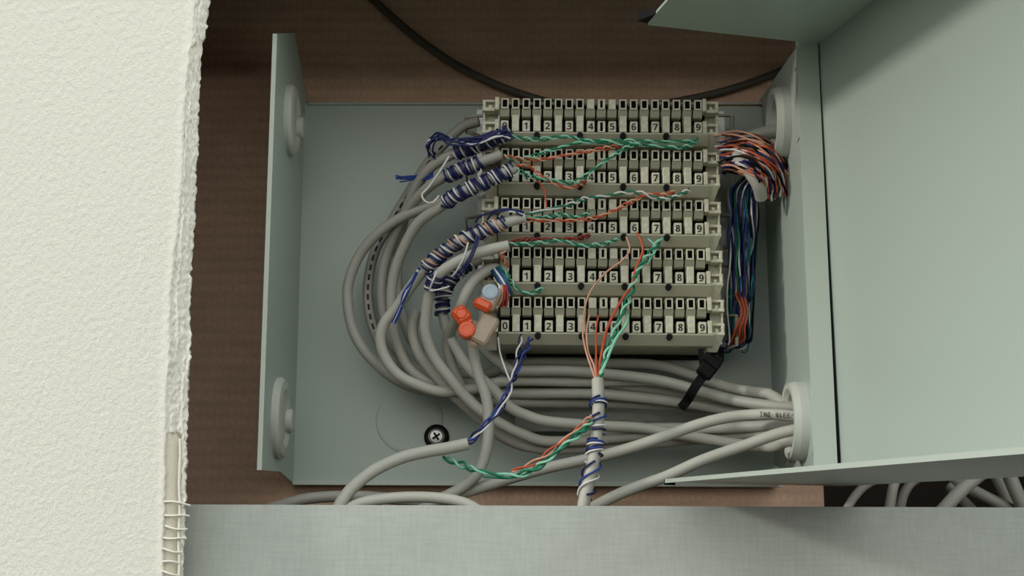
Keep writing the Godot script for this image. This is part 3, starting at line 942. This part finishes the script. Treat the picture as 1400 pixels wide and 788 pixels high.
	twisted(o, [[820, 518, 85], [825, 500, 82], [835, 470, 76], [846, 440, 70], [858, 412, 68], [868, 382, 68], [876, 364, 68], [890, 346, 67], [904, 326, 65]], M.green, "green_wire", M.pale_green, "white_green_wire", 8, 0.0007)
	wire(o, V([[819, 519, 85], [828, 496, 82], [842, 464, 76], [856, 444, 70], [858, 430, 66]]), M.pale_green, "white_green_wire", 0.0008)
	wire(o, V([[884, 362, 68], [897, 340, 67], [886, 327, 65]]), M.pale_green, "white_green_wire")
	c = cable("pale grey cable arching just above the beam at the lower left", [[470, 706, 98], [484, 692, 98], [514, 684, 98], [560, 680, 98], [606, 682, 98], [640, 690, 98], [665, 706, 98]], 4, 0.0026)
	c = cable("dark grey cable lying low behind the beam at the far left", [[340, 704, 60], [395, 688, 60], [430, 681, 60], [480, 679, 62], [530, 682, 64], [590, 690, 66], [640, 704, 66]], 0)
	# the tangle under the door
	var tangle := [
		["thin dark grey cable farthest left under the open door", [[1150, 712, 50], [1168, 680, 50], [1190, 660, 50], [1225, 648, 48], [1262, 640, 46]], 0.0022],
		["dark grey cable standing upright under the open door", [[1214, 712, 55], [1218, 684, 55], [1222, 664, 54], [1230, 640, 50], [1236, 616, 46]], 0.0026],
		["short bent dark grey cable beside the upright one under the open door", [[1228, 712, 40], [1236, 676, 42], [1252, 656, 42], [1285, 640, 40], [1320, 632, 38]], 0.0024],
		["thick grey cable leaning right under the open door", [[1276, 714, 80], [1300, 686, 80], [1322, 664, 78], [1350, 642, 74], [1385, 622, 70]], 0.0034],
		["grey cable sloping down to the right under the open door", [[1290, 640, 50], [1312, 660, 54], [1340, 676, 56], [1372, 692, 58], [1412, 712, 58]], 0.003],
		["grey cable at the right rim of the tangle under the open door", [[1366, 614, 60], [1376, 640, 62], [1388, 670, 64], [1402, 700, 64], [1410, 716, 64]], 0.0036],
		["dark grey cable crossing low under the thick leaning one below the door", [[1296, 664, 40], [1312, 680, 42], [1330, 698, 42], [1345, 714, 42]], 0.0026],
		["dark grey cable behind the one at the right rim under the door", [[1340, 614, 40], [1356, 640, 42], [1370, 668, 44], [1384, 700, 44], [1390, 714, 44]], 0.003]]
	for g in tangle:
		cable(g[0], g[1], 1, g[2], "cables tangled under the open door")
	cable("dark cable sagging across the brown board behind the box", [[470, -40, -4.4], [511, 0, -4.4], [560, 44, -4.4], [617, 85, -4.4], [665, 110, -4.4], [720, 131, -4.4], [790, 148, -4.4], [860, 150, -4.4], [930, 138, -4.4], [985, 126, -4.4], [1030, 112, -4.4], [1075, 94, -4.4], [1120, 72, -4.4]], 0, 0.0023, "", M.dark_jacket)

func cross_connects() -> void:
	var p := V([[1150, 170, 66], [1100, 172, 64], [1062, 178, 56], [1030, 186, 50], [1010, 201, 56], [1010, 216, 68], [1024, 234, 74], [1036, 252, 73], [1041, 270, 66]])
	var o := thing("wire_bundle", "bundle of many coloured jumper wires wound in a knot and hanging right of the strips", "wire bundle", p[p.size() - 1])
	var b := MB.new()
	b.tube(p, 0.0034, 14)
	part("jacket", b.mesh(), M.jacket[3], o, "pale bared cable jacket")
	var kinds := [[M.black, "black_wire"], [M.navy, "blue_wire"], [M.orange, "orange_wire"], [M.pale_orange, "white_orange_wire"], [M.orange, "orange_wire"], [M.navy, "blue_wire"], [M.white, "white_wire"], [M.brown, "brown_wire"], [M.black, "black_wire"]]
	for k in 64:
		var f := k / 63.0
		var r := lerpf(30, 86, f) + rng.randf_range(-4, 4)
		var q := []
		var a0 := lerpf(112, 96, f) + rng.randf_range(-10, 10)
		var a1 := lerpf(-14, 4, f) + rng.randf_range(-8, 8)
		var tip := rng.randf_range(-5, 5)
		for j in 7:
			var g := deg_to_rad(lerpf(a0, a1, j / 6.0))
			var rr := r + 4.0 * sin(j * 1.3 + k)
			q.append([1003 + cos(g) * rr + tip * 0.3, 264 - sin(g) * rr * 0.92, 58 + (3.0 if f < 0.12 else 21.0 * (1.0 - 0.7 * absf(f - 0.3))) * sin(PI * clampf(j / 6.0, 0.12, 0.88)) + rng.randf_range(-2, 3)])
		var m = kinds[rng.randi() % kinds.size()]
		wire(o, V(q, 5), m[0], m[1], 0.00055)
	var drop := [[M.navy, "blue_wire"], [M.white, "white_wire"], [M.teal, "teal_wire"], [M.blue, "blue_wire"], [M.jacket[0], "grey_wire"], [M.green, "green_wire"], [M.navy, "blue_wire"], [M.black, "black_wire"]]
	for k in 40:
		var f := k / 39.0
		var x0 := lerpf(1004, 1044, f)
		var x1 := lerpf(996, 1026, f)
		var q := [[x0 + 8, 238 + rng.randf() * 10, 52]]
		var n := 6
		for j in n + 1:
			var g := float(j) / n
			q.append([lerpf(x0 - 6, x1, g) + rng.randf_range(-3, 3), lerpf(262, lerpf(440, 478, rng.randf()), g), lerpf(48, 34, g) + rng.randf_range(-6, 5)])
		q.append([q[n + 1][0] - 10, q[n + 1][1] + 6, 30])
		var m = drop[k % drop.size()]
		wire(o, V(q, 5), m[0], m[1], 0.0005)
	for k in 5:
		wire(o, V([[1004 + k * 3, 400, 40], [1014 + k * 2, 425, 44], [1006 + k * 3, 448, 44], [1000 + k * 4, 466, 38], [992, 474, 32]], 5), M.brown if k % 2 else M.orange, "brown_wire" if k % 2 else "orange_wire", 0.00065)


# ---- small things
func splices() -> void:
	var s := 0.000375
	var face := Basis(Vector3(1, 0, 0), -pitch)
	var list := [[[631, 432, 80], 38.0, "orange", "opaque orange wire splice leftmost in the cluster of splices"], [[657, 449, 82], -28.0, "amber", "clear amber wire splice with a round orange button, lowest of the cluster"], [[664, 406, 80], -26.0, "gel", "clear wire splice with a blue-grey gel button, uppermost of the cluster"]]
	for e in list:
		var o := thing("wire_splice", e[3], "wire splice", P(e[0][0], e[0][1], e[0][2] * 0.001), "splice connectors on the grey cables")
		o.basis = face * Basis(Vector3(0, 0, 1), deg_to_rad(e[1]))
		var b := MB.new()
		if e[2] == "orange":
			b.box(Vector3(0, 0, 0), Vector3(21, 25, 16) * s, 4 * s)
			part("body", b.mesh(), M.splice_orange, o, "", true)
			b = MB.new()
			b.lathe([Vector2(7.5 * s, 6 * s), Vector2(7.5 * s, 8.6 * s), Vector2(6.5 * s, 9.4 * s), Vector2(5.5 * s, 8.8 * s), Vector2(0.1 * s, 9.0 * s)], Transform3D(), 24)
			part("button", b.mesh(), M.splice_orange, o, "", true)
			b = MB.new()
			b.box(Vector3(0, -14 * s, -1 * s), Vector3(14, 6, 10) * s, 1.5 * s)
			part("wire_entry", b.mesh(), M.splice_orange, o, "", true)
		else:
			b.box(Vector3(6, 0, 0) * s, Vector3(24, 42 if e[2] == "amber" else 34, 16) * s, 3 * s)
			part("body", b.mesh(), M.splice_clear, o, "clear amber body", true)
			b = MB.new()
			var ctr := Vector3(-13, -13, 5) * s if e[2] == "amber" else Vector3(4, 6, 4) * s
			b.lathe([Vector2(11.5 * s, -6 * s), Vector2(11.5 * s, 4 * s), Vector2(10 * s, 6.0 * s), Vector2(7 * s, 6.8 * s), Vector2(5 * s, 6.2 * s), Vector2(0.1 * s, 6.0 * s)], Transform3D(Basis(), ctr), 28)
			part("button", b.mesh(), M.splice_orange if e[2] == "amber" else M.splice_gel, o, "orange button" if e[2] == "amber" else "blue-grey button", true)
			b = MB.new()
			b.box((Vector3(2, -24, -1) if e[2] == "amber" else Vector3(3, -14, 5)) * s, (Vector3(15, 8, 10) if e[2] == "amber" else Vector3(25, 15, 13)) * s, 4 * s)
			part("wire_entry", b.mesh(), M.splice_clear if e[2] == "amber" else M.splice_orange, o, "" if e[2] == "amber" else "orange wire entry", true)

func cable_tie() -> void:
	var o := thing("cable_tie", "black plastic cable tie cinched round the grey cable bundle", "cable tie", P(955, 530, 0.06))
	var b := MB.new()
	var line := [[930, 560, 24], [933, 556, 46], [940, 547, 58], [950, 530, 62], [962, 513, 62], [970, 502, 56], [976, 494, 36]]
	var mid := V(line, 6)
	for k in mid.size() - 1:
		var q := []
		for p in [mid[k], mid[k + 1]]:
			for e in [-1.0, 1.0]:
				q.append(p + Vector3(0.72, -0.45, 0).normalized() * e * 0.0024)
		b.slab([q[0], q[1], q[3], q[2]], Vector3(0, 0, 0.0014))
	part("strap", b.mesh(), M.black, o)
	b = MB.new()
	var f := Transform3D(Basis(Vector3(0, 0, 1), deg_to_rad(52)), P(969, 503, 0.064))
	b.box(Vector3.ZERO, Vector3(0.0115, 0.0085, 0.006), 0.0012, f)
	b.box(Vector3(0.003, 0.001, 0.002), Vector3(0.005, 0.010, 0.004), 0.0008, f)
	part("head", b.mesh(), M.black, o)
	b = MB.new()
	b.box(Vector3.ZERO, Vector3(0.0028, 0.009, 0.0014), 0.0003, Transform3D(Basis(Vector3(0, 0, 1), 0.08), P(959, 489, 0.056)))
	b.box(Vector3.ZERO, Vector3(0.005, 0.0045, 0.003), 0.0006, Transform3D(Basis(Vector3(0, 0, 1), -0.6), P(982, 493, 0.064)))
	part("tail", b.mesh(), M.black, o)

func screws() -> void:
	var at := P(597, 598, 0)
	var o := thing("screw", "silver cross-head screw on a black washer in the back plate", "screw", at)
	var b := MB.new()
	b.lathe([Vector2(0.0068, 0.0001), Vector2(0.0068, 0.0016), Vector2(0.0058, 0.0022), Vector2(0.00001, 0.0022)], Transform3D(Basis(), at), 32)
	part("washer", b.mesh(), M.black, o)
	b = MB.new()
	b.lathe([Vector2(0.0045, 0.002), Vector2(0.0043, 0.0034), Vector2(0.0032, 0.0044), Vector2(0.00001, 0.0048)], Transform3D(Basis(), at), 28)
	var hd := part("head", b.mesh(), M.screw, o)
	b = MB.new()
	for r in [0.6, 0.6 + PI / 2]:
		b.box(Vector3(0, 0, 0.0047), Vector3(0.0048, 0.0011, 0.0008), 0.0001, Transform3D(Basis(Vector3(0, 0, 1), r), at))
	part("cross_slot", b.mesh(), M.ink, hd)


func _ready() -> void:
	rng.seed = 77
	var cam := Camera3D.new()
	cam.name = "camera"
	cam.position = eye
	cam.rotation.x = pitch
	cam.fov = rad_to_deg(2.0 * atan(394.0 / F))
	cam.near = 0.02
	cam.far = 20.0
	add_child(cam)
	cam.current = true
	var we := WorldEnvironment.new()
	we.name = "environment"
	var e := Environment.new()
	e.background_mode = Environment.BG_SKY
	var sky := Sky.new()
	var air := ProceduralSkyMaterial.new()
	air.sky_top_color = Color(0.86, 0.89, 0.90)
	air.sky_horizon_color = Color(0.93, 0.92, 0.89)
	air.sky_curve = 0.3
	air.sky_energy_multiplier = 1.3
	air.ground_horizon_color = Color(0.60, 0.59, 0.56)
	air.ground_bottom_color = Color(0.40, 0.39, 0.37)
	air.ground_energy_multiplier = 0.65
	sky.sky_material = air
	e.sky = sky
	e.tonemap_mode = Environment.TONE_MAPPER_LINEAR
	e.tonemap_exposure = 1.12
	e.sdfgi_enabled = true
	e.ssao_enabled = true
	e.ssil_enabled = true
	we.environment = e
	add_child(we)
	var sun := DirectionalLight3D.new()
	sun.name = "daylight"
	add_child(sun)
	sun.look_at_from_position(Vector3.ZERO, Vector3(0.87, -0.345, -0.36), Vector3.UP)
	sun.light_color = Color(1.0, 0.985, 0.95)
	sun.light_energy = 0.36
	sun.light_angular_distance = 6.0
	sun.shadow_enabled = true
	make_materials()
	setting()
	junction_box()
	door()
	bracket()
	strips()
	cables()
	cross_connects()
	splices()
	cable_tie()
	screws()
